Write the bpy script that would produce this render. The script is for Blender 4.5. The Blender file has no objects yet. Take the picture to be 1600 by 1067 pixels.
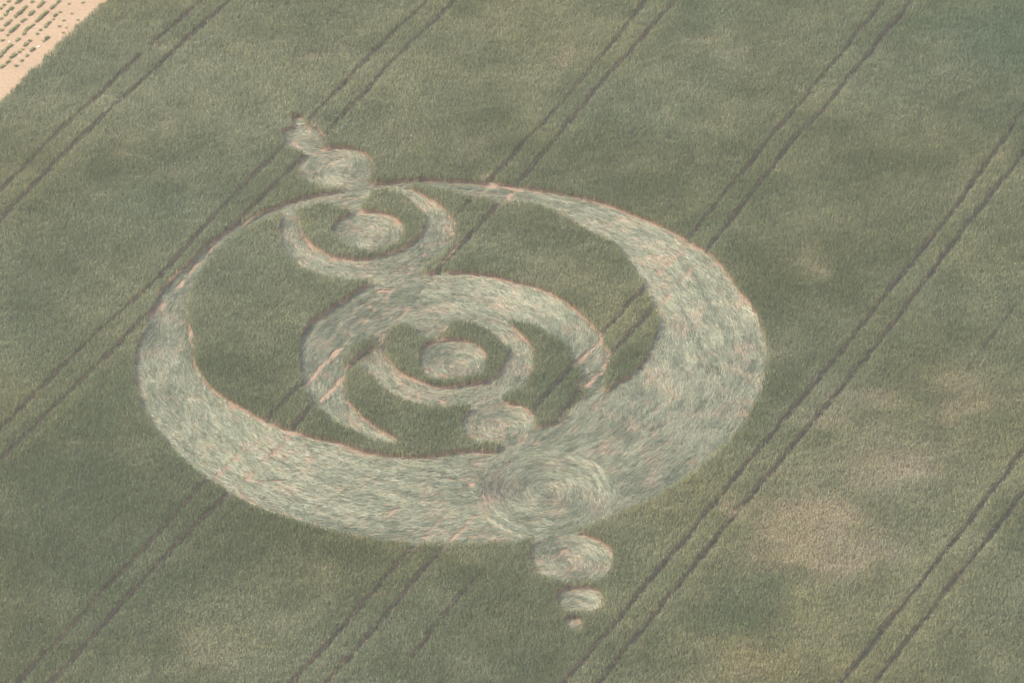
import bpy, math, random
import numpy as np
from mathutils import Matrix, Vector

# ------------------------------------------------------------------ camera, sky, sun, exposure
F_PX, PITCH, ROLL, CAM_H = 8483.15, 0.617427, -0.01357, 218.233      # focal length in photo pixels (1600 wide)
CX, CY = -4.4968, 305.244                                            # centre of the big circle seen from the camera foot
CAM = (-CX, -CY, CAM_H)                                              # world origin = centre of the big circle
scene = bpy.context.scene
cam = bpy.data.objects.new("camera", bpy.data.cameras.new("camera"))
scene.collection.objects.link(cam)
cam.data.sensor_width = 36.0
cam.data.lens = 36.0 * F_PX / 1600.0
cam.data.clip_start = 1.0
cam.data.clip_end = 6000.0
cr, sr = math.cos(ROLL), math.sin(ROLL)
fw = Vector((0, math.cos(PITCH), -math.sin(PITCH)))
up0 = Vector((0, math.sin(PITCH), math.cos(PITCH)))
rt0 = Vector((1, 0, 0))
rt = rt0 * cr + up0 * sr
up = up0 * cr - rt0 * sr
M = Matrix((rt, up, -fw)).transposed().to_4x4()
M.translation = Vector(CAM)
cam.matrix_world = M
scene.camera = cam

SUN_EL, SUN_DIR = math.radians(50), Vector((-0.97, -0.16))            # direction towards the sun on the ground
world = bpy.data.worlds.new("World"); scene.world = world; world.use_nodes = True
wn = world.node_tree
sky = wn.nodes.new("ShaderNodeTexSky"); sky.sky_type = 'NISHITA'; sky.sun_disc = False
sky.sun_elevation = SUN_EL
sky.sun_rotation = math.atan2(SUN_DIR.x, SUN_DIR.y)
sky.dust_density = 2.0
wn.links.new(sky.outputs[0], wn.nodes["Background"].inputs[0])
wn.nodes["Background"].inputs[1].default_value = 0.13
sd = bpy.data.lights.new("sun", 'SUN'); sd.energy = 3.0; sd.angle = math.radians(0.6); sd.color = (1.0, 0.95, 0.87)
so = bpy.data.objects.new("sun", sd); scene.collection.objects.link(so)
d = Vector((SUN_DIR.x, SUN_DIR.y, 0)).normalized() * math.cos(SUN_EL) + Vector((0, 0, math.sin(SUN_EL)))
so.rotation_euler = d.to_track_quat('Z', 'Y').to_euler(); so.location = (0, 0, 300)
scene.view_settings.view_transform = 'Standard'; scene.view_settings.look = 'None'
scene.view_settings.gamma = 1.0; scene.view_settings.exposure = 1.13
HAZE = 0.00047

# ------------------------------------------------------------------ helpers
rng = np.random.default_rng(7)
random.seed(7)
CROP_H = 0.76

def ground(pts, z=0.0):
    """survey points read off the aerial photograph -> metres on the field"""
    p = np.array(pts, float); z = np.broadcast_to(np.asarray(z, float), (len(p),))
    x = (p[:, 0] - 800) / F_PX; y = -(p[:, 1] - 533.5) / F_PX
    x, y = cr * x - sr * y, sr * x + cr * y
    dy = math.cos(PITCH) + y * math.sin(PITCH); dz = -math.sin(PITCH) + y * math.cos(PITCH)
    t = (z - CAM_H) / dz
    return np.stack([x * t + CAM[0], dy * t + CAM[1]], 1)

def photo_xy(W):
    """field metres -> photo pixel, used only to tell what the camera can see"""
    X = W[:, 0] - CAM[0]; Y = W[:, 1] - CAM[1]; Z = -CAM_H
    dep = Y * math.cos(PITCH) - Z * math.sin(PITCH)
    v = (Y * math.sin(PITCH) + Z * math.cos(PITCH)) / dep; u = X / dep
    u, v = cr * u + sr * v, -sr * u + cr * v
    return np.stack([800 + u * F_PX, 533.5 - v * F_PX], 1)

def smooth_closed(P, n=6):
    P = np.asarray(P, float); out = []
    a, b, c, e = np.roll(P, 1, 0), P, np.roll(P, -1, 0), np.roll(P, -2, 0)
    for t in np.linspace(0, 1, n, endpoint=False):
        out.append(0.5 * ((2 * b) + (-a + c) * t + (2 * a - 5 * b + 4 * c - e) * t * t + (-a + 3 * b - 3 * c + e) * t ** 3))
    return np.stack(out, 1).reshape(-1, 2)

def outline(pts, standing=False, raw=False):
    """outline of a laid patch (or standing island) -> base line on the ground.
    Where crop stands in front of the edge its top hides the base, so that part was read at crop height."""
    P = np.array(pts, float)
    nx = np.roll(P, -1, 0) - np.roll(P, 1, 0)
    area = 0.5 * np.sum(P[:, 0] * np.roll(P[:, 1], -1) - np.roll(P[:, 0], -1) * P[:, 1])
    ny = -nx[:, 0] * np.sign(area)                    # outward normal, y down in the photo
    ny = ny / (np.hypot(nx[:, 0], nx[:, 1]) + 1e-9)
    if standing: ny = -ny
    zz = CROP_H * .6 * np.clip(ny * 1.6, 0, 1)
    W = ground(P, zz)
    return W if raw else smooth_closed(W)

X0, Y0, X1, Y1, RES = -50.0, -46.0, 62.0, 62.0, 0.05
NX, NY = int((X1 - X0) / RES), int((Y1 - Y0) / RES)
def fill(mask, W, val):
    P = (W - np.array([X0, Y0])) / RES
    x, y = P[:, 0], P[:, 1]; x2, y2 = np.roll(x, -1), np.roll(y, -1)
    for j in range(max(0, int(y.min())), min(NY, int(y.max()) + 2)):
        yc = j + 0.5
        m = (y <= yc) != (y2 <= yc)
        if not m.any(): continue
        xs = np.sort(x[m] + (yc - y[m]) * (x2[m] - x[m]) / (y2[m] - y[m]))
        for a, b in zip(xs[0::2], xs[1::2]):
            i0, i1 = max(0, int(math.ceil(a - .5))), min(NX, int(math.ceil(b - .5)))
            if i1 > i0: mask[j, i0:i1] = val

def look(A, P):
    i = np.clip(((P[:, 0] - X0) / RES).astype(int), 0, NX - 1); j = np.clip(((P[:, 1] - Y0) / RES).astype(int), 0, NY - 1)
    return A[j, i]

_grids = {}
def vnoise(P, scale, seed):
    if seed not in _grids: _grids[seed] = np.random.default_rng(seed).random((256, 256))
    G = _grids[seed]
    q = P / scale + 1000.37; i = np.floor(q).astype(int); f = q - i; f = f * f * (3 - 2 * f)
    a = G[i[:, 0] % 256, i[:, 1] % 256]; b = G[(i[:, 0] + 1) % 256, i[:, 1] % 256]
    c = G[i[:, 0] % 256, (i[:, 1] + 1) % 256]; e = G[(i[:, 0] + 1) % 256, (i[:, 1] + 1) % 256]
    return (a * (1 - f[:, 0]) + b * f[:, 0]) * (1 - f[:, 1]) + (c * (1 - f[:, 0]) + e * f[:, 0]) * f[:, 1]
def fbm(P, scale, seed, octs=4):
    s = 0; w = 0
    for k in range(octs):
        s = s + vnoise(P, scale / 2 ** k, seed + k) * .5 ** k; w += .5 ** k
    return s / w

def mat(name, col, rough=.7, colattr=False, trans=0.0, spec=.3, noise=None, bump=0.0):
    m = bpy.data.materials.new(name); m.use_nodes = True
    nt = m.node_tree; L = nt.links; b = nt.nodes["Principled BSDF"]
    b.inputs["Roughness"].default_value = rough; b.inputs["Specular IOR Level"].default_value = spec
    b.inputs["Base Color"].default_value = (*col, 1)
    src = None
    if colattr:
        a = nt.nodes.new("ShaderNodeAttribute"); a.attribute_name = "Col"; src = a.outputs["Color"]
    elif noise:
        mix_prev = None
        g = nt.nodes.new("ShaderNodeNewGeometry")
        src = None
        for (sc, c2, lo, hi, det) in noise:
            n = nt.nodes.new("ShaderNodeTexNoise"); n.inputs["Scale"].default_value = sc; n.inputs["Detail"].default_value = det
            L.new(g.outputs["Position"], n.inputs["Vector"])
            r = nt.nodes.new("ShaderNodeMapRange"); r.inputs[1].default_value = lo; r.inputs[2].default_value = hi
            L.new(n.outputs[0], r.inputs[0])
            mx = nt.nodes.new("ShaderNodeMix"); mx.data_type = 'RGBA'
            L.new(r.outputs[0], mx.inputs[0])
            if src is None: mx.inputs[6].default_value = (*col, 1)
            else: L.new(src, mx.inputs[6])
            mx.inputs[7].default_value = (*c2, 1); src = mx.outputs[2]
        if bump:
            n = nt.nodes.new("ShaderNodeTexNoise"); n.inputs["Scale"].default_value = 9; n.inputs["Detail"].default_value = 6
            L.new(g.outputs["Position"], n.inputs["Vector"])
            bp = nt.nodes.new("ShaderNodeBump"); bp.inputs["Strength"].default_value = 1; bp.inputs["Distance"].default_value = bump
            L.new(n.outputs[0], bp.inputs["Height"]); L.new(bp.outputs[0], b.inputs["Normal"])
    if src is not None: L.new(src, b.inputs["Base Color"])
    if trans:
        t = nt.nodes.new("ShaderNodeBsdfTranslucent"); mx = nt.nodes.new("ShaderNodeMixShader"); mx.inputs[0].default_value = trans
        if src is not None: L.new(src, t.inputs[0])
        else: t.inputs[0].default_value = (*col, 1)
        L.new(b.outputs[0], mx.inputs[1]); L.new(t.outputs[0], mx.inputs[2])
        L.new(mx.outputs[0], nt.nodes["Material Output"].inputs[0])
    return m

def mesh_obj(name, V, Fa, m, col=None, k=4, **tags):
    """V (n,3), Fa (faces,k), one mesh object"""
    me = bpy.data.meshes.new(name)
    V = np.ascontiguousarray(V, np.float32); Fa = np.ascontiguousarray(Fa, np.int32)
    me.vertices.add(len(V)); me.vertices.foreach_set("co", V.ravel())
    me.loops.add(Fa.size); me.loops.foreach_set("vertex_index", Fa.ravel())
    me.polygons.add(len(Fa)); me.polygons.foreach_set("loop_start", np.arange(0, Fa.size, Fa.shape[1], dtype=np.int32))
    if col is not None:
        a = me.color_attributes.new("Col", 'FLOAT_COLOR', 'POINT')
        c4 = np.ones((len(V), 4), np.float32); c4[:, :3] = col; a.data.foreach_set("color", c4.ravel())
    me.update(calc_edges=True); me.validate()
    me.materials.append(m)
    o = bpy.data.objects.new(name, me); scene.collection.objects.link(o)
    for a, b in tags.items(): o[a] = b
    return o

# ------------------------------------------------------------------ what was surveyed (photo pixels)
OUTER = [(600,291),(632,287),(680,286),(725,289),(765,291),(800,295),(830,300),(865,305),(900,312),(940,321),(985,338),(1020,352),(1060,372),(1085,388),
 (1110,402),(1130,425),(1155,458),(1175,485),(1190,515),(1198,550),(1196,585),(1188,615),(1172,645),(1150,675),(1120,705),(1085,735),(1045,762),(1000,787),
 (953,808),(905,824),(870,833),(835,840),(797,846),(729,847),(660,848),(615,844),(570,839),(525,829),(480,818),(435,803),(390,787),(360,770),(330,752),
 (300,731),(270,704),(249,677),(231,653),(216,626),(210,599),(208,571),(212,550),(221,528),(230,506),(243,473),(254,456),(274,434),(296,415),(312,398),
 (329,382),(351,370),(373,356),(395,344),(428,329),(455,319),(483,311),(524,304),(546,300),(572,293)]
INNER = [(600,293),(640,289),(662,290),(700,299),(725,305),(750,310),(790,315),(807,315),(835,319),(862,329),(890,345),(917,360),(937,370),(959,378),(972,395),
 (986,417),(1000,436),(1007,452),(1016,472),(1026,494),(1027,513),(1019,538),(1012,555),(1005,567),(992,582),(978,595),(959,602),(952,612),(935,618),
 (912,622),(898,636),(884,653),(868,666),(846,670),(820,685),(800,690),(798,698),(782,709),(747,709),(711,711),(675,716),(640,718),(615,717),(570,710),
 (525,695),(480,686),(462,679),(435,671),(408,659),(384,645),(360,632),(348,624),(330,611),(315,590),(303,572),(302,550),(298,525),(293,505),(290,480),
 (297,458),(309,434),(323,412),(340,392),(356,376),(373,363),(395,351),(428,336),(455,327),(483,319),(520,312),(560,303)]
MID = [(616,691),(594,687),(564,678),(531,664),(511,650),(495,634),(476,614),(468,592),(466,565),(468,535),(476,519),(487,507),(509,491),(531,477),(555,460),
 (577,449),(605,441),(627,436),(649,434),(687,431),(715,430),(742,432),(770,436),(797,443),(825,449),(850,458),(870,468),(888,480),(905,494),(920,508),
 (933,521),(942,540),(948,562),(946,587),(943,606),(935,620),(915,628),(915,603),(909,587),(901,570),(893,556),(884,543),(871,529),(857,520),(835,510),
 (807,503),(789,500),(740,510),(680,520),(620,515),(600,518),(586,526),(567,532),(547,546),(538,566),(536,590),(539,614),(542,631),(555,645),(572,661),
 (594,675),(616,687)]
NRING = [(563,567),(580,552),(595,540),(600,525),(612,510),(630,504),(660,499),(700,496),(740,495),(770,499),(789,506),(811,524),(828,543),(833,565),
 (830,581),(819,603),(797,614),(784,622),(786,633),(770,640),(745,636),(729,634),(701,636),(674,634),(646,628),(616,617),(594,603),(583,590),(572,581)]
NISLE = [(602,557),(603,540),(605,524),(613,510),(630,505),(642,507),(655,522),(674,528),(690,522),(707,503),(729,502),(751,510),(770,521),(784,537),
 (792,551),(786,570),(775,590),(756,601),(729,605),(701,608),(674,606),(646,595),(621,583),(608,568)]
NCORE = [(652,565),(657,551),(674,539),(701,535),(731,537),(748,546),(760,562),(756,576),(742,586),(715,591),(682,591),(660,583)]
PCIRC = [(718,664),(728,650),(745,640),(770,634),(800,634),(820,642),(833,655),(836,672),(828,690),(812,702),(795,700),(790,692),(765,690),(745,689),(727,680)]
SWIRL = [(742,765),(750,735),(775,712),(810,702),(850,700),(890,706),(930,722),(958,745),(968,772),(955,800),(920,820),(870,833),(820,836),(780,822),(752,798)]
URING = [(436,368),(437,350),(443,337),(457,324),(487,312),(525,305),(550,297),(575,292),(605,291),(632,296),(662,309),(687,325),(705,347),(711,365),
 (702,385),(684,402),(664,415),(655,432),(640,440),(605,443),(592,438),(565,438),(524,434),(482,423),(455,406),(440,386)]
UISLE = [(466,330),(487,321),(512,320),(530,322),(560,315),(575,305),(585,298),(612,298),(637,310),(655,330),(662,350),(657,370),(645,382),(625,395),
 (600,403),(562,409),(525,405),(500,395),(480,380),(470,365),(466,345)]
UNOTCH = [(517,318),(525,311),(540,304),(570,301),(578,311),(564,322),(563,340),(550,342),(545,328),(528,326)]
UCORE = [(517,365),(525,350),(545,341),(575,334),(600,337),(620,347),(632,362),(626,376),(607,386),(575,392),(550,386),(530,377)]
SAT_LOW = [(825,872),(830,855),(850,842),(875,837),(905,837),(930,846),(950,858),(958,870),(955,888),(935,903),(905,907),(875,907),(848,899),(830,888)]
SAT_LOW2 = [(867,938),(874,926),(896,921),(922,922),(939,930),(939,944),(924,953),(905,954),(888,954),(874,947)]
SAT_LOW3 = [(881,973),(887,969),(903,969),(909,974),(906,982),(893,985),(882,980)]
SAT_UP = [(466,262),(482,246),(507,237),(540,235),(565,242),(582,257),(581,272),(573,284),(550,290),(525,291),(500,290),(477,281),(467,272)]
SAT_TOP = [(438,212),(455,203),(453,188),(472,187),(477,201),(487,204),(491,196),(498,206),(506,220),(501,236),(490,238),(470,235),(450,232),(442,222)]
WEDGE_HOLE = None

A1=[(321,0),(280,40),(252,64),(217,93),(165,145),(100,205),(45,260),(0,305)]
A2=[(365,0),(325,38),(250,108),(185,165),(150,200),(85,262),(0,350)]
B1=[(675,0),(590,82),(485,192),(447,232),(345,332),(250,440),(145,533),(0,678)]
B2=[(717,0),(610,106),(510,215),(400,325),(330,388),(262,465),(197,533),(0,725)]
C1=[(1015,0),(885,160),(790,262),(690,368),(590,478),(465,613),(425,653),(325,755),(170,923),(35,1067)]
C2=[(1060,0),(920,160),(817,285),(700,410),(602,520),(487,640),(460,673),(355,778),(287,845),(225,913),(85,1067)]
D1=[(1387,0),(1265,150),(1210,215),(1080,372),(1007,455),(942,525),(898,573),(835,646),(650,853),(530,993),(460,1067)]
D2=[(1430,0),(1290,172),(1235,230),(1170,315),(1110,390),(1020,487),(985,525),(868,660),(697,853),(610,960),(515,1067)]
E1=[(1600,177),(1500,320),(1332,533),(1235,650),(1115,793),(1000,932),(885,1067)]
E2=[(1600,245),(1500,370),(1380,533),(1270,665),(1150,808),(1040,945),(940,1067)]
F1=[(1600,708),(1500,838),(1385,983),(1317,1067)]
F2=[(1600,775),(1495,908),(1370,1067)]
G1=[(765,888),(728,925),(690,972),(635,1043)]
G2=[(1600,467),(1550,533),(1500,595)]
TRACKS = [("A1",A1,.36,0),("A2",A2,.36,0),("B1",B1,.36,0),("B2",B2,.34,0),("C1",C1,.34,0),("C2",C2,.38,0),("D1",D1,.34,0),("D2",D2,.38,0),
          ("E1",E1,.38,0),("E2",E2,.40,0),("F1",F1,.40,0),("F2",F2,.38,0),("G1",G1,.36,1),("G2",G2,.20,1)]

# ------------------------------------------------------------------ masks on the field
region = np.zeros((NY, NX), np.uint8)          # 0 standing field, 1.. laid patches, 100+ standing islands
fill(region, outline(OUTER), 1)
fill(region, outline(INNER, True), 101)
fill(region, outline(SWIRL), 6)
fill(region, outline(INNER, True), 101)
fill(region, outline(MID), 2)
fill(region, outline(NRING), 3)
fill(region, outline(NISLE, True), 102)
fill(region, outline(NCORE), 4)
fill(region, outline(PCIRC), 5)
fill(region, outline(URING), 10)
fill(region, outline(UISLE, True), 103)
fill(region, outline(UNOTCH), 10); fill(region, outline([(541,283),(563,283),(567,297),(560,308),(542,308)]), 10)
fill(region, outline(UCORE), 11)
fill(region, outline(SAT_LOW), 7); fill(region, outline(SAT_LOW2), 8); fill(region, outline(SAT_LOW3), 9)
fill(region, outline(SAT_UP), 12); fill(region, outline(SAT_TOP), 13)

# sandy field in the upper left: base line of the wheat edge
e0, e1 = ground([(-6, 173), (180, -6)])
edge_dir = (e1 - e0) / np.linalg.norm(e1 - e0)
edge_n = np.array([-edge_dir[1], edge_dir[0]])             # points into the sandy field
def sand_side(P): return (P - e0) @ edge_n + .22 * (vnoise(P, 1.1, 91) - .5) + .3 * (vnoise(P, .35, 92) - .5)

# wheel tracks
track_d = np.full((NY, NX), 9.0, np.float32)               # distance to a track minus its half width
def polyline(pts, ext):
    W = ground(pts, 0.12)
    if ext:
        a = W[0] + (W[0] - W[2]) / np.linalg.norm(W[0] - W[2]) * 40; b = W[-1] + (W[-1] - W[-3]) / np.linalg.norm(W[-1] - W[-3]) * 40
        W = np.vstack([a, W, b])
    out = [W[0]]
    for p, q in zip(W[:-1], W[1:]):
        n = max(1, int(np.linalg.norm(q - p) / .5))
        for k in range(1, n + 1): out.append(p + (q - p) * k / n)
    W = np.array(out)
    # soften the corners, add the driver's small wander
    for _ in range(6): W[1:-1] = (W[:-2] + W[2:] + 2 * W[1:-1]) / 4
    t = np.gradient(W, axis=0); t /= np.linalg.norm(t, axis=1)[:, None]; nn = np.stack([-t[:, 1], t[:, 0]], 1)
    W = W + nn * (vnoise(W, 2.3, 33)[:, None] - .5) * .14
    return W, nn
tracks = []
for nm, pts, w, short in TRACKS:
    W, nn = polyline(pts, not short)
    hw = w / 2 * (.90 + .70 * vnoise(W, 1.6, 35))
    if nm == "A1":
        px = photo_xy(W); hw = np.where((px[:, 0] > 222) & (px[:, 0] < 240), .02, hw)
    if short: hw = hw * (.25 + .75 * np.sin(np.linspace(0.15, np.pi - .15, len(W))))
    tracks.append((nm, W, nn, hw))
    for k in range(len(W) - 1):
        a, b = W[k], W[k + 1]
        i0 = int((min(a[0], b[0]) - .7 - X0) / RES); i1 = int((max(a[0], b[0]) + .7 - X0) / RES) + 1
        j0 = int((min(a[1], b[1]) - .7 - Y0) / RES); j1 = int((max(a[1], b[1]) + .7 - Y0) / RES) + 1
        i0, j0 = max(i0, 0), max(j0, 0); i1, j1 = min(i1, NX), min(j1, NY)
        if i1 <= i0 or j1 <= j0: continue
        xx, yy = np.meshgrid(X0 + (np.arange(i0, i1) + .5) * RES, Y0 + (np.arange(j0, j1) + .5) * RES)
        ab = b - a; t = np.clip(((xx - a[0]) * ab[0] + (yy - a[1]) * ab[1]) / (ab @ ab), 0, 1)
        dd = np.hypot(xx - a[0] - t * ab[0], yy - a[1] - t * ab[1]) - hw[k]
        s = track_d[j0:j1, i0:i1]; np.minimum(s, dd, out=s)

# ------------------------------------------------------------------ ground
SOIL = mat("soil", (.32, .215, .14), .95, noise=[(.7, (.38, .265, .18), .35, .7, 4), (7, (.24, .14, .09), .45, .75, 5)], bump=.02)
SAND = mat("sandy_soil", (.40, .270, .155), .95, noise=[(.35, (.44, .305, .18), .35, .7, 4), (3.5, (.35, .225, .145), .42, .7, 6), (22, (.52, .40, .29), .60, .74, 3)], bump=.03)
TRK = mat("shade_toned_soil", (.115, .108, .062), .9, noise=[(1.6, (.30, .19, .11), .52, .7, 4)], bump=.02)  # track soil, its dark base colour paints in the shade of the crop walls
CANOPY = mat("far_crop", (.10, .12, .055), .8, noise=[(.15, (.14, .14, .075), .35, .7, 5), (6, (.05, .065, .03), .4, .7, 5)], bump=.25)
S = 3000
mesh_obj("ground", [(-S, -S, 0), (S, -S, 0), (S, S, 0), (-S, S, 0)], [(0, 1, 2, 3)], SOIL, kind='structure')
def strip(name, P, Q, z, m, **tags):
    n = len(P); V = np.vstack([np.c_[P, np.full(n, z)], np.c_[Q, np.full(n, z)]])
    i = np.arange(n - 1); return mesh_obj(name, V, np.stack([i, i + 1, i + 1 + n, i + n], 1), m, **tags)
ts = np.linspace(-400, 400, 1601); L0 = e0 + ts[:, None] * edge_dir
wob = (.25 * (vnoise(L0, 1.1, 91) - .5))[:, None] * edge_n
strip("sandy_field", L0 + wob, L0 + edge_n * 400, .004, SAND, kind='structure')
for nm, W, nn, hw in tracks:
    n = len(W); q = look(region, W); standing = (q == 0) | (q > 100)                # shade-dark track soil only between standing crop, laid stretches keep the plain soil
    A_, B_ = W - nn * (hw[:, None] + .05), W + nn * (hw[:, None] + .05); i = np.arange(n - 1); i = i[standing[:-1] & standing[1:]]
    mesh_obj("wheel_track", np.vstack([np.c_[A_, np.full(n, .008)], np.c_[B_, np.full(n, .008)]]), np.stack([i, i + n, i + 1 + n, i + 1], 1), TRK, kind='structure')
# farmland beyond the detailed crop, one low canopy sheet with the detailed part left open
def inside(P, m):                                           # seen by the camera, with m metres to spare
    q = photo_xy(P); return (q[:, 0] > -m * 21) & (q[:, 0] < 1600 + m * 21) & (q[:, 1] > -m * 12) & (q[:, 1] < 1067 + m * 12)
corners = ground([(-190, -110), (1790, -110), (1790, 1180), (-190, 1180)])
far = np.array([(-1500, 1500), (1500, 1500), (1500, -1500), (-1500, -1500)], float)
def clip(poly):                                             # keep the wheat side of the sandy field's edge
    out = []
    for a, b in zip(poly, np.roll(poly, -1, 0)):
        da, db = (a - e0) @ edge_n, (b - e0) @ edge_n
        if da < 0: out.append(a)
        if (da < 0) != (db < 0): out.append(a + (b - a) * da / (da - db))
    return np.array(out)
bmV, bmF = [], []
for k in range(4):
    poly = clip(np.array([corners[k], corners[(k + 1) % 4], far[(k + 1) % 4], far[k]]))
    if len(poly) >= 3:
        bmF.append(list(range(len(bmV), len(bmV) + len(poly)))); bmV += [(p[0], p[1], .52) for p in poly]
me = bpy.data.meshes.new("farmland"); me.from_pydata(bmV, [], bmF); me.materials.append(CANOPY)
o = bpy.data.objects.new("farmland", me); scene.collection.objects.link(o); o['kind'] = 'structure'

# ------------------------------------------------------------------ crop colours
def patches(P, spots):
    """soft spots given as (photo x, photo y, radius m, strength)"""
    s = np.zeros(len(P)); wob = P + np.stack([vnoise(P, 2.5, 51) - .5, vnoise(P, 2.5, 52) - .5], 1) * 3.4
    for (x, y, r, a) in spots:
        c = ground([(x, y)])[0]; dd = np.hypot(*(wob - c).T) / r
        s = np.maximum(s, a * np.exp(-dd ** 2 * 1.2))
    return s
THIN = [(1265,830,4.2,1.0),(1310,870,3.0,.9),(1385,735,3.8,1.0),(1330,640,3.0,.6),(1240,870,2.2,.9),(1450,705,2.2,.5),(1500,630,2.5,.6),(890,92,1.0,.9),(895,80,.5,1),
        (1030,238,.35,1),(1028,185,.3,1),(1120,185,.4,.7),(1090,260,.6,.6),(1120,70,.9,.6),(1150,90,.7,.5),(1268,150,.4,1),(60,165,.8,.5),(250,210,.8,.6),
        (205,240,1.0,.5),(1270,430,1.0,.6),(1265,410,1.6,.4),(125,692,.5,.7),(610,935,.4,.6),(480,880,.6,.5),(260,270,1.2,.35),(1440,200,1.6,.25),
        (470,720,.3,.2),(1200,560,1.6,.35),(1210,905,1.8,.45),(320,1030,1.5,.4),(290,1000,1.4,.35),(860,440,2.0,.3),(770,290,.8,.9),(1570,260,.9,.5),
        (1590,640,1.6,.4),(1140,800,.8,.8),(1150,1060,3.0,.25),(505,90,1.0,.4),(232,85,.5,.8),(740,235,1.4,.3),(1035,800,.5,.4),(640,210,1.2,.3),(1130,460,1.2,.4)]
LUSH = [(1590,60,7,1.0),(1500,20,6,.7),(1600,200,3.5,.5),(1300,0,3,.3),(1150,960,3.2,.7),(150,620,6,.6),(60,560,5,.4),(260,330,5,.4),(1090,30,3,.5),(950,200,5,.3),(120,760,5,.4),(1150,330,5,.3)]

PALE = [(330,110,9,1),(120,180,6,.7),(560,80,6,.5),(900,110,5,.5),(1500,960,9,.8),(1250,1000,7,.8),(1380,850,7,.6),(1540,600,5,.5),(230,500,4,.3),(430,330,3,.4),(740,980,5,.4),(330,1000,4,.5),(860,420,4,.4),(1100,880,5,.4)]
DEEP = [(120,830,9,1),(60,700,6,.7),(330,850,7,.6),(640,960,5,.4),(1250,480,7,.5),(1300,250,8,.5),(1000,260,6,.4),(700,180,5,.4),(350,560,5,.4),(1180,330,5,.4),(520,730,3,.5),(900,590,4,.5),(740,660,4,.4)]
def crop_colour(P):
    thin = patches(P, THIN) * (.55 + .9 * fbm(P, 1.6, 57, 3)); lush = patches(P, LUSH)
    n1 = fbm(P, 9, 11); n2 = fbm(P, 2.4, 21); n3 = vnoise(P, .5, 29)
    # tint runs along the drill rows too
    tt = np.clip((n1 - .5) * 1.0 + (n2 - .5) * 1.3 + .5, 0, 1)
    g = np.array([.155, .188, .072]); y = np.array([.325, .335, .175]); tan = np.array([.50, .44, .285]); dk = np.array([.090, .185, .085])
    tt = np.clip(tt + .52 * patches(P, PALE) - .48 * patches(P, DEEP), 0, 1.25)
    c = g + (y - g) * tt[:, None]
    c = c + (tan - c) * (np.clip(thin, 0, 1) * .78)[:, None]
    c = c + (dk - c) * (np.clip(lush, 0, 1) * .65)[:, None]
    bl = fbm(P, 14, 61)[:, None]                           # bluish, waxier stretches
    c = c * (1 + (bl - .5) * np.array([-.22, 0, .35]))
    return c, thin, lush

LEAF = mat("wheat_leaf", (.1, .12, .06), .55, colattr=True, trans=.38, spec=.3)
STRAW = mat("laid_straw", (.3, .3, .2), .42, colattr=True, trans=.25, spec=.4)

def blades(P, h, col, seed, width=.019, nper=3, edge=None):
    """upright wheat: kite-shaped stems and ears plus drooping leaves, one quad each"""
    r = np.random.default_rng(seed); n = len(P)
    Vs, Cs = [], []
    for k in range(nper):
        az = r.random(n) * 2 * np.pi; base = P + r.normal(0, .035, (n, 2))
        ln = r.normal(0, .08, (n, 2)) + np.array([.05, -.03]); hh = h * r.uniform(.82, 1.12, n)
        w = width * r.uniform(.6, 1.5, n)
        u = np.stack([np.cos(az), np.sin(az)], 1)
        if k % 3 == 2:                                      # arching leaf
            out = np.stack([-u[:, 1], u[:, 0]], 1); z0 = hh * r.uniform(.45, .65, n); z1 = hh * r.uniform(.85, 1.0, n); z2 = z1 - r.uniform(.0, .22, n)
            b = np.c_[base, z0]; m = np.c_[base + out * .07, z1]; t = np.c_[base + out * r.uniform(.12, .24, n)[:, None], z2]
            w = w * .85
        else:
            b = np.c_[base, np.zeros(n)]; m = np.c_[base + ln * .55, hh * r.uniform(.62, .8, n)]; t = np.c_[base + ln * 1.25, hh]
        uu = np.c_[u * w[:, None], np.zeros(n)]
        V = np.stack([b, m + uu, t, m - uu], 1)
        v = r.uniform(.78, 1.22, n)[:, None]; warm = r.normal(0, .06, (n, 1)) * np.array([1, .1, -.6])
        c = np.clip(col * v * (1 + warm), .01, .9)
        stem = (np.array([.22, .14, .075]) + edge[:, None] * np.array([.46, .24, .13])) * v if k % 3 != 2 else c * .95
        ear = c * np.array([1.22, 1.15, 1.12]) + .012
        C = np.stack([stem if np.ndim(stem) == 2 else np.broadcast_to(stem, c.shape), c, ear, c], 1)
        Vs.append(V); Cs.append(C)
    V = np.concatenate(Vs).reshape(-1, 3); C = np.concatenate(Cs).reshape(-1, 3)
    return V, np.arange(len(V)).reshape(-1, 4), C

SCRAPES = [((1112,577),(1128,584),.16),((1128,584),(1150,586),.10),((1165,600),(1188,605),.12),((796,852),(798,856),.28),((1118,797),(1152,803),.10),
 ((1262,150),(1270,153),.2),((762,290),(772,297),.22),((790,306),(800,300),.2),((815,300),(808,310),.16),((885,705),(915,714),.07),((915,714),(940,730),.09),((940,730),(958,750),.10),
 ((958,750),(965,772),.08),((965,780),(952,803),.08),((1012,438),(1035,418),.08),((1040,415),(1060,398),.07),((1000,470),(1015,452),.10),((1028,478),(1060,448),.07),((1085,422),(1098,408),.07),
 ((573,482),(588,460),.16),((588,460),(600,450),.10),((648,478),(662,452),.14),((590,505),(610,488),.14),((600,497),(615,480),.10),((622,482),(650,485),.10),((690,385),(702,378),.12),
 ((355,748),(375,742),.14),((270,478),(298,456),.16),((250,500),(268,482),.10),((295,520),(300,545),.10),((447,232),(462,224),.16),((460,196),(467,205),.2),((540,645),(552,655),.18),
 ((820,660),(808,690),.07),((600,425),(640,428),.2),((625,420),(655,418),.14),((580,700),(585,695),.05),((940,560),(952,548),.08),((905,605),(918,598),.2),((940,600),(935,612),.15),((985,345),(1010,356),.05)]
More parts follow.
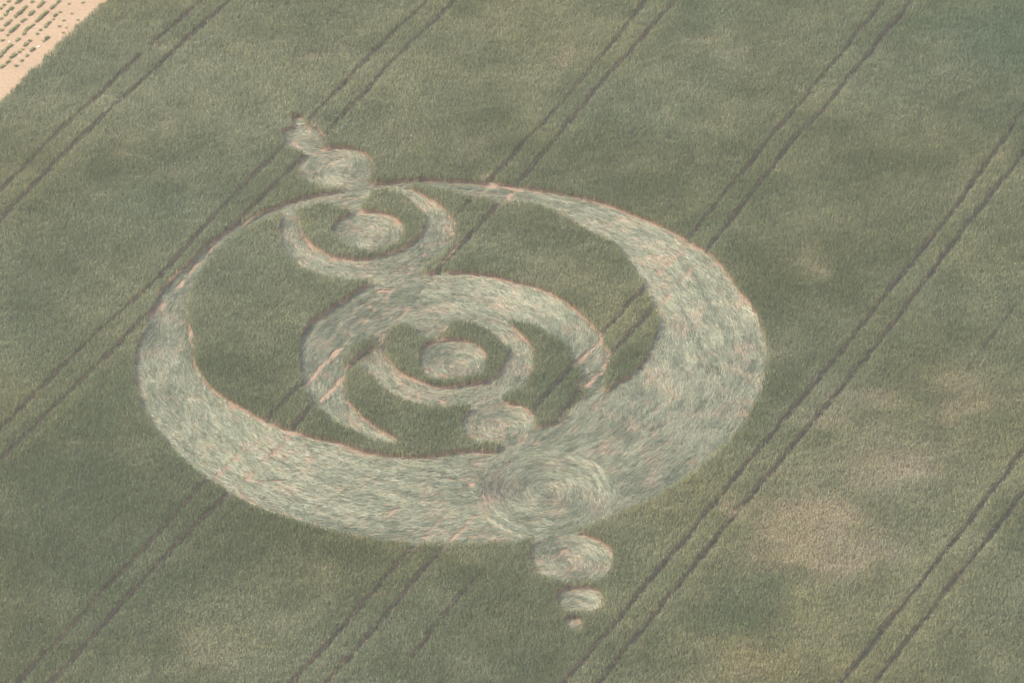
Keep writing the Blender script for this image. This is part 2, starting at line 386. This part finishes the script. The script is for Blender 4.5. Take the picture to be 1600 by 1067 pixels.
def scraped(P):
    out = np.full(len(P), 9.0); wb = P + np.stack([vnoise(P, .4, 53) - .5, vnoise(P, .4, 54) - .5], 1) * .28
    for a, b, w in SCRAPES:
        a, b = ground([a, b]); ab = b - a; t = np.clip(((wb - a) @ ab) / (ab @ ab), 0, 1)
        out = np.minimum(out, np.hypot(*(wb - a - t[:, None] * ab).T) - w)
    return out
# ------------------------------------------------------------------ standing wheat
def jitter_grid(x0, x1, y0, y1, s, seed):
    r = np.random.default_rng(seed)
    gx, gy = np.meshgrid(np.arange(x0, x1, s), np.arange(y0, y1, s)); P = np.stack([gx.ravel(), gy.ravel()], 1)
    return P + r.uniform(-.5, .5, P.shape) * s
P = jitter_grid(-46, 58, -44, 60, .100, 3)
P = P[inside(P, 6)]
P = P[sand_side(P) < 0]
tdp = look(track_d, P); weed = tdp <= 0
P = P[~weed | ((vnoise(P, .8, 77) > .62) & (rng.random(len(P)) < .5))]
R = look(region, P + rng.normal(0, .03, P.shape))
keep = ((R == 0) | (R > 100)) & (scraped(P) > .03); P, R = P[keep], R[keep]
col, thin, lush = crop_colour(P)
keep = rng.random(len(P)) > thin * .08; P, R, col, thin, lush = P[keep], R[keep], col[keep], thin[keep], lush[keep]
hgt = np.where(look(track_d, P) <= 0, .5, 1.0) * CROP_H * (.93 + .22 * (fbm(P, 3.0, 71) - .5) + .25 * (vnoise(P, .45, 75) - .5)) * (1 - .30 * thin + .06 * lush)
ISLES = [(0, "standing_wheat", "green wheat standing over the whole field around the flattened figure"),
         (101, "standing_wheat", "green wheat left standing inside the big circle between the flattened bands"),
         (102, "standing_wheat", "ring of green wheat left standing around the flattened centre of the figure"),
         (103, "standing_wheat", "ring of green wheat left standing inside the upper small ring")]
for code, name, lab in ISLES:
    m = R == code
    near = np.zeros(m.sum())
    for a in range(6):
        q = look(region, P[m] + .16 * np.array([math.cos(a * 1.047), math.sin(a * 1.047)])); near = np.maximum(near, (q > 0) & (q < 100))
    V, Fa, C = blades(P[m], hgt[m], col[m], 100 + code, edge=near)
    mesh_obj(name, V, Fa, LEAF, C, kind='stuff', label=lab, category='wheat')

# ------------------------------------------------------------------ laid wheat
def px(x, y): return ground([(x, y)])[0]
big = np.array([0.0, 0.0])
FLOW = {1: (big, .10, 1), 2: (px(705, 560), -.30, 1), 3: (px(700, 568), .15, 1), 4: (px(706, 572), .25, 1), 5: (px(782, 668), .3, 1),
        6: (px(852, 768), .25, 1), 7: (px(885, 880), .3, 1), 8: (px(893, 952), .4, 1), 9: (px(895, 973), .5, 1),
        10: (px(572, 360), .12, -1), 11: (px(580, 372), .4, -1), 12: (px(530, 268), .45, -1), 13: (px(476, 220), .5, -1)}
LAID = {1: ("flattened_crescent", "crescent", "wide crescent of flattened pale wheat forming the big outer circle"),
        2: ("flattened_ring", "ring", "middle ring of flattened wheat around the centre, tapering to a point at lower left"),
        3: ("flattened_ring", "ring", "narrow flattened ring closest around the central flattened circle"),
        4: ("flattened_circle", "circle", "flattened central circle with a ring of green wheat standing around it"),
        5: ("flattened_circle", "circle", "small flattened circle between the inner ring and the big swirl in the crescent"),
        6: ("flattened_swirl", "circle", "large round swirl pressed into the lower part of the wide crescent"),
        7: ("flattened_circle", "circle", "flattened oval lying just outside the crescent below the large swirl"),
        8: ("flattened_circle", "circle", "small flattened circle below the oval outside the lower crescent"),
        9: ("flattened_circle", "circle", "tiny flattened spot, the lowest of the chain of circles"),
        10: ("flattened_ring", "ring", "upper flattened ring just inside the top of the big circle"),
        11: ("flattened_circle", "circle", "flattened round patch in the middle of the upper ring"),
        12: ("flattened_circle", "circle", "flattened oval just outside the big circle above the upper ring"),
        13: ("flattened_circle", "circle", "ragged small flattened patch on the wheel track, topmost of the chain")}
dark_c = ground([(778, 765)])[0]
for code, (name, cat, lab) in LAID.items():
    small = code not in (1, 2, 6)
    r = np.random.default_rng(500 + code)
    jj, ii = np.nonzero(region == code)
    x0, x1 = X0 + ii.min() * RES, X0 + (ii.max() + 1) * RES; y0, y1 = Y0 + jj.min() * RES, Y0 + (jj.max() + 1) * RES
    # sheaves: bundles of straws that went down together
    s = .16 if not small else .145
    Q = jitter_grid(x0 - .3, x1 + .3, y0 - .3, y1 + .3, s, 900 + code)
    Q = Q[look(region, Q + r.normal(0, .04, Q.shape)) == code]
    td = look(track_d, Q)
    c, spin, sg = FLOW[code]
    keep = ~((td < .02) & (vnoise(Q, 1.2, 44) < {1: .66, 2: .64, 6: 0}.get(code, .3)))
    wall = look(region, Q + np.array([0.03, .24])); keep &= ~(((wall == 0) | (wall > 100)) & (r.random(len(Q)) < .75))
    keep &= ~((scraped(Q) < .05) & (r.random(len(Q)) < .70)); bare = fbm(Q, .9, 47 + code); keep &= ~((bare < (.30 if not small else .34)) & (r.random(len(Q)) < .75))
    Q = Q[keep]
    n = len(Q)
    v = Q - c; rad = np.hypot(*v.T)
    ang = np.arctan2(v[:, 1], v[:, 0]) + sg * (np.pi / 2 + spin) + (fbm(Q, 4.0, 81 + code) - .5) * (.8 if not small else .6) + (vnoise(Q, .8, 85) - .5) * .45
    ang = ang + r.normal(0, .10, n)
    # green tone of a sheaf: kept pale to paint in the straws' sheen, varied in bands
    comb = np.stack([rad + .35 * fbm(Q, 2.0, 94), np.arctan2(v[:, 1], v[:, 0]) * np.maximum(rad, .6) / 5.5 - rad * .15 * sg], 1)      # long combed bands
    t = np.clip(.55 + (fbm(Q, 2.6, 95) - .5) * .7 + (vnoise(comb, .22, 96) - .5) * 1.0 + (vnoise(comb, .55, 97) - .5) * .5 + r.normal(0, .15, n), 0, 1)
    ga, gb, gc = np.array([.172, .194, .118]), np.array([.395, .385, .250]), np.array([.47, .35, .23])
    sc = ga + (gb - ga) * t[:, None]
    pk = np.clip((fbm(Q, 1.3, 98 + code) - .56) * 5, 0, 1) * (r.random(n) < .6) + (r.random(n) < (.17 if small else .05))
    sc = sc + (gc - sc) * np.clip(pk, 0, 1)[:, None] * .75
    if code == 6: 
        f = np.exp(-(np.hypot(*(Q - dark_c).T) / 1.6) ** 2); sc = sc * (1 - .34 * f[:, None]) * (1 + f[:, None] * np.array([.08, -.05, .0]))
    lift = r.uniform(.02, .07, n) + .07 * vnoise(Q, .7, 99)
    Vs, Cs = [], []
    K = 10
    for k in range(K):
        a = ang + r.normal(0, .13, n); dv = np.stack([np.cos(a), np.sin(a)], 1); nv = np.stack([-dv[:, 1], dv[:, 0]], 1)
        Lg = r.uniform(.42, .78, n) * (1 if not small else .8)
        off = nv * r.normal(0, .075, n)[:, None] + dv * r.uniform(-.2, .1, n)[:, None]
        b = Q + off - dv * (Lg * .5)[:, None]; m = b + dv * (Lg * .55)[:, None]; e = b + dv * Lg[:, None] + nv * r.normal(0, .03, n)[:, None]
        w = r.uniform(.008, .015, n)
        z0 = np.full(n, .015); z1 = lift * r.uniform(.6, 1.3, n); z2 = lift * r.uniform(.5, 1.2, n) + r.normal(0, .012, n)
        tilt = r.normal(0, .5, n)
        nw = np.c_[nv * (w * np.cos(tilt))[:, None], w * np.sin(tilt)]
        B = np.c_[b, z0]; Mv = np.c_[m, z1]; E = np.c_[e, np.maximum(z2, .02)]
        V = np.stack([B - nw * .5, B + nw * .5, Mv + nw, Mv - nw, E + nw * .8, E - nw * .8], 1)
        vv = r.uniform(.64, 1.38, n)[:, None]; cc = sc * vv
        bc = np.array([.42, .27, .18]) * vv
        pull = r.uniform(.0, .55, (n, 1)); bc = cc + (bc - cc) * pull
        C = np.stack([bc, bc, cc, cc, cc * 1.1, cc * 1.1], 1)
        Vs.append(V); Cs.append(C)
    V = np.concatenate(Vs).reshape(-1, 3); C = np.concatenate(Cs).reshape(-1, 3)
    i = np.arange(0, len(V), 6); Fa = np.concatenate([np.stack([i, i + 1, i + 2, i + 3], 1), np.stack([i + 3, i + 2, i + 4, i + 5], 1)])
    mesh_obj(name, V, Fa, STRAW, np.clip(C, .02, .85), label=lab, category=cat, group='flattened shapes of the crop figure')

# ------------------------------------------------------------------ young plants and stones on the sandy field
PLANT = mat("young_plant", (.14, .2, .06), .6, colattr=True, trans=.3)
def plant_mesh(seed, length, h):
    r = np.random.default_rng(seed); n = int(110 * length / .4) + 30
    t = (r.permutation(n) + r.random(n)) / n - .5; along = np.array([edge_dir[0], edge_dir[1]])
    base = along * (t * length)[:, None] + r.normal(0, .032, (n, 2))
    az = r.random(n) * 2 * np.pi; o_ = np.stack([np.cos(az), np.sin(az)], 1)
    hh = h * r.uniform(.5, 1.1, n) * (1 - 1.2 * t ** 2)
    sp = r.uniform(.03, .12, n)
    b = np.c_[base, np.zeros(n)]; m = np.c_[base + o_ * (sp * .5)[:, None], hh * .8]; e = np.c_[base + o_ * sp[:, None], hh * r.uniform(.7, 1.05, n)]
    u = np.c_[np.stack([-o_[:, 1], o_[:, 0]], 1) * r.uniform(.012, .028, n)[:, None], np.zeros(n)]
    V = np.stack([b, m + u, e, m - u], 1)
    c = np.array([.37, .37, .17]) * r.uniform(.7, 1.4, n)[:, None] + (r.random(n) < .3)[:, None] * np.array([.12, .09, .02])
    C = np.stack([c * .9, c, c * 1.15, c], 1)
    return V.reshape(-1, 3), np.arange(n * 4).reshape(-1, 4), C.reshape(-1, 3)
sizes = [("tiny", .12, .10), ("small", .26, .14), ("bushy", .52, .19), ("long", .80, .17)]
protos = []
# (row, list of photo positions, size) read along the drill rows
ROWS = [[(129,3,1),(108,5,0),(112,20,0),(99,31,1),(93,40,0),(73,59,2),(68,63,1),(50,77,2),(42,86,1),(34,94,1),(25,102,1)],
        [(94,18,0),(86,23,2),(83,29,0),(75,36,3),(71,41,1),(63,46,1),(58,52,1),(46,63,1),(40,69,2),(35,76,0),(30,80,1),(21,86,2),(17,89,1),(12,96,2),(4,103,2)],
        [(91,2,2),(86,6,1),(81,11,2),(72,19,2),(66,24,3),(60,30,3),(49,40,3),(42,45,3),(37,52,1),(29,60,1),(26,62,1),(17,70,1),(11,75,3),(5,81,2),(0,87,2)],
        [(66,4,2),(61,9,2),(52,17,1),(48,21,2),(38,30,1),(34,33,1),(26,40,2),(20,46,3),(12,54,1),(3,62,1)],
        [(50,2,1),(39,11,2),(34,16,3),(30,20,2),(24,25,1),(17,31,1),(12,36,2),(8,39,1),(2,46,1)],
        [(30,1,2),(25,4,1),(17,13,2),(12,17,2),(8,22,1),(2,28,1)],
        [(13,1,1),(6,7,1),(1,12,1)],
        [(104,42,0),(121,30,0),(98,50,0)]]
ordn = ["first", "second", "third", "fourth", "fifth", "sixth", "seventh", "eighth", "ninth", "tenth", "eleventh", "twelfth", "thirteenth", "fourteenth", "fifteenth"]
rown = ["in the row nearest the wheat", "in the second row from the wheat", "in the dense third row from the wheat", "in the fourth row from the wheat",
        "in the fifth row from the wheat", "in the sixth row from the wheat", "in the corner row farthest from the wheat", "astray on bare sand beside the wheat"]
data = {}
for ri, row in enumerate(ROWS):
    for k, (x, y, s) in enumerate(row):
        nm, ln, h = sizes[s]; var = (ri + k) % 3
        if (s, var) not in data:
            V, Fa, C = plant_mesh(40 + s * 5 + var, ln, h); o = mesh_obj("young_plant", V, Fa, PLANT, C)
            data[(s, var)] = o
        else:
            o = data[(s, var)].copy(); scene.collection.objects.link(o)
        g = ground([(x, y + 2)])[0]; o.location = (g[0], g[1], .004)
        f = random.uniform(.9, 1.2); o.scale = (f, f, f * random.uniform(.85, 1.15)); o.rotation_euler[2] = random.choice((0, math.pi)) + random.uniform(-.08, .08)
        o['label'] = f"{nm} green plant, {ordn[k]} from the top {rown[ri]}"
        o['category'] = 'plant'; o['group'] = 'young plants in rows on the sandy field'
STONE = mat("pale_stone", (.72, .66, .58), .8, noise=[(9, (.6, .52, .45), .4, .7, 4)])
def stone(x, y, s, lab):
    import bmesh
    bm = bmesh.new(); bmesh.ops.create_icosphere(bm, subdivisions=2, radius=s * .75)
    for v in bm.verts: v.co *= random.uniform(.8, 1.15); v.co.z *= .5; v.co.x *= 1.4
    me = bpy.data.meshes.new("stone"); bm.to_mesh(me); bm.free(); me.materials.append(STONE)
    o = bpy.data.objects.new("stone", me); scene.collection.objects.link(o)
    g = ground([(x, y)])[0]; o.location = (g[0], g[1], s * .3); o.rotation_euler[2] = random.random() * 3
    o['label'] = lab; o['category'] = 'stone'; o['group'] = 'pale stones on the sandy field'
stone(60, 74, .13, "widest white stone, right of the lowest plants in the row nearest the wheat")
stone(17, 19, .10, "white stone near the top left corner between two plant rows")
stone(15, 66, .11, "white stone just above the dense plant row at the left edge")
stone(139, 28, .09, "pale stone lying at the edge of the green wheat")
stone(7, 87, .07, "small white stone under the plants at the left edge of the photo")
stone(120, 46, .06, "small pale stone on bare sand close to the wheat edge")
stone(31, 87, .06, "small pale stone between two plants of the second row")

# ------------------------------------------------------------------ haze between the aircraft and the field
if HAZE:
    hm = bpy.data.materials.new("haze"); hm.use_nodes = True; nt = hm.node_tree
    nt.nodes.remove(nt.nodes["Principled BSDF"])
    pv = nt.nodes.new("ShaderNodeVolumePrincipled"); pv.inputs["Color"].default_value = (1.0, .94, .79, 1); pv.inputs["Density"].default_value = HAZE
    pv.inputs["Anisotropy"].default_value = .3
    nt.links.new(pv.outputs[0], nt.nodes["Material Output"].inputs["Volume"])
    a, b, z0, z1 = -3200, 3200, -1, 232
    V = [(x, y, z) for z in (z0, z1) for x, y in ((a, a), (b, a), (b, b), (a, b))]
    mesh_obj("haze", V, [(3, 2, 1, 0), (4, 5, 6, 7), (0, 1, 5, 4), (1, 2, 6, 5), (2, 3, 7, 6), (3, 0, 4, 7)], hm, kind='stuff', label='thin pale haze in the air over the field', category='haze')
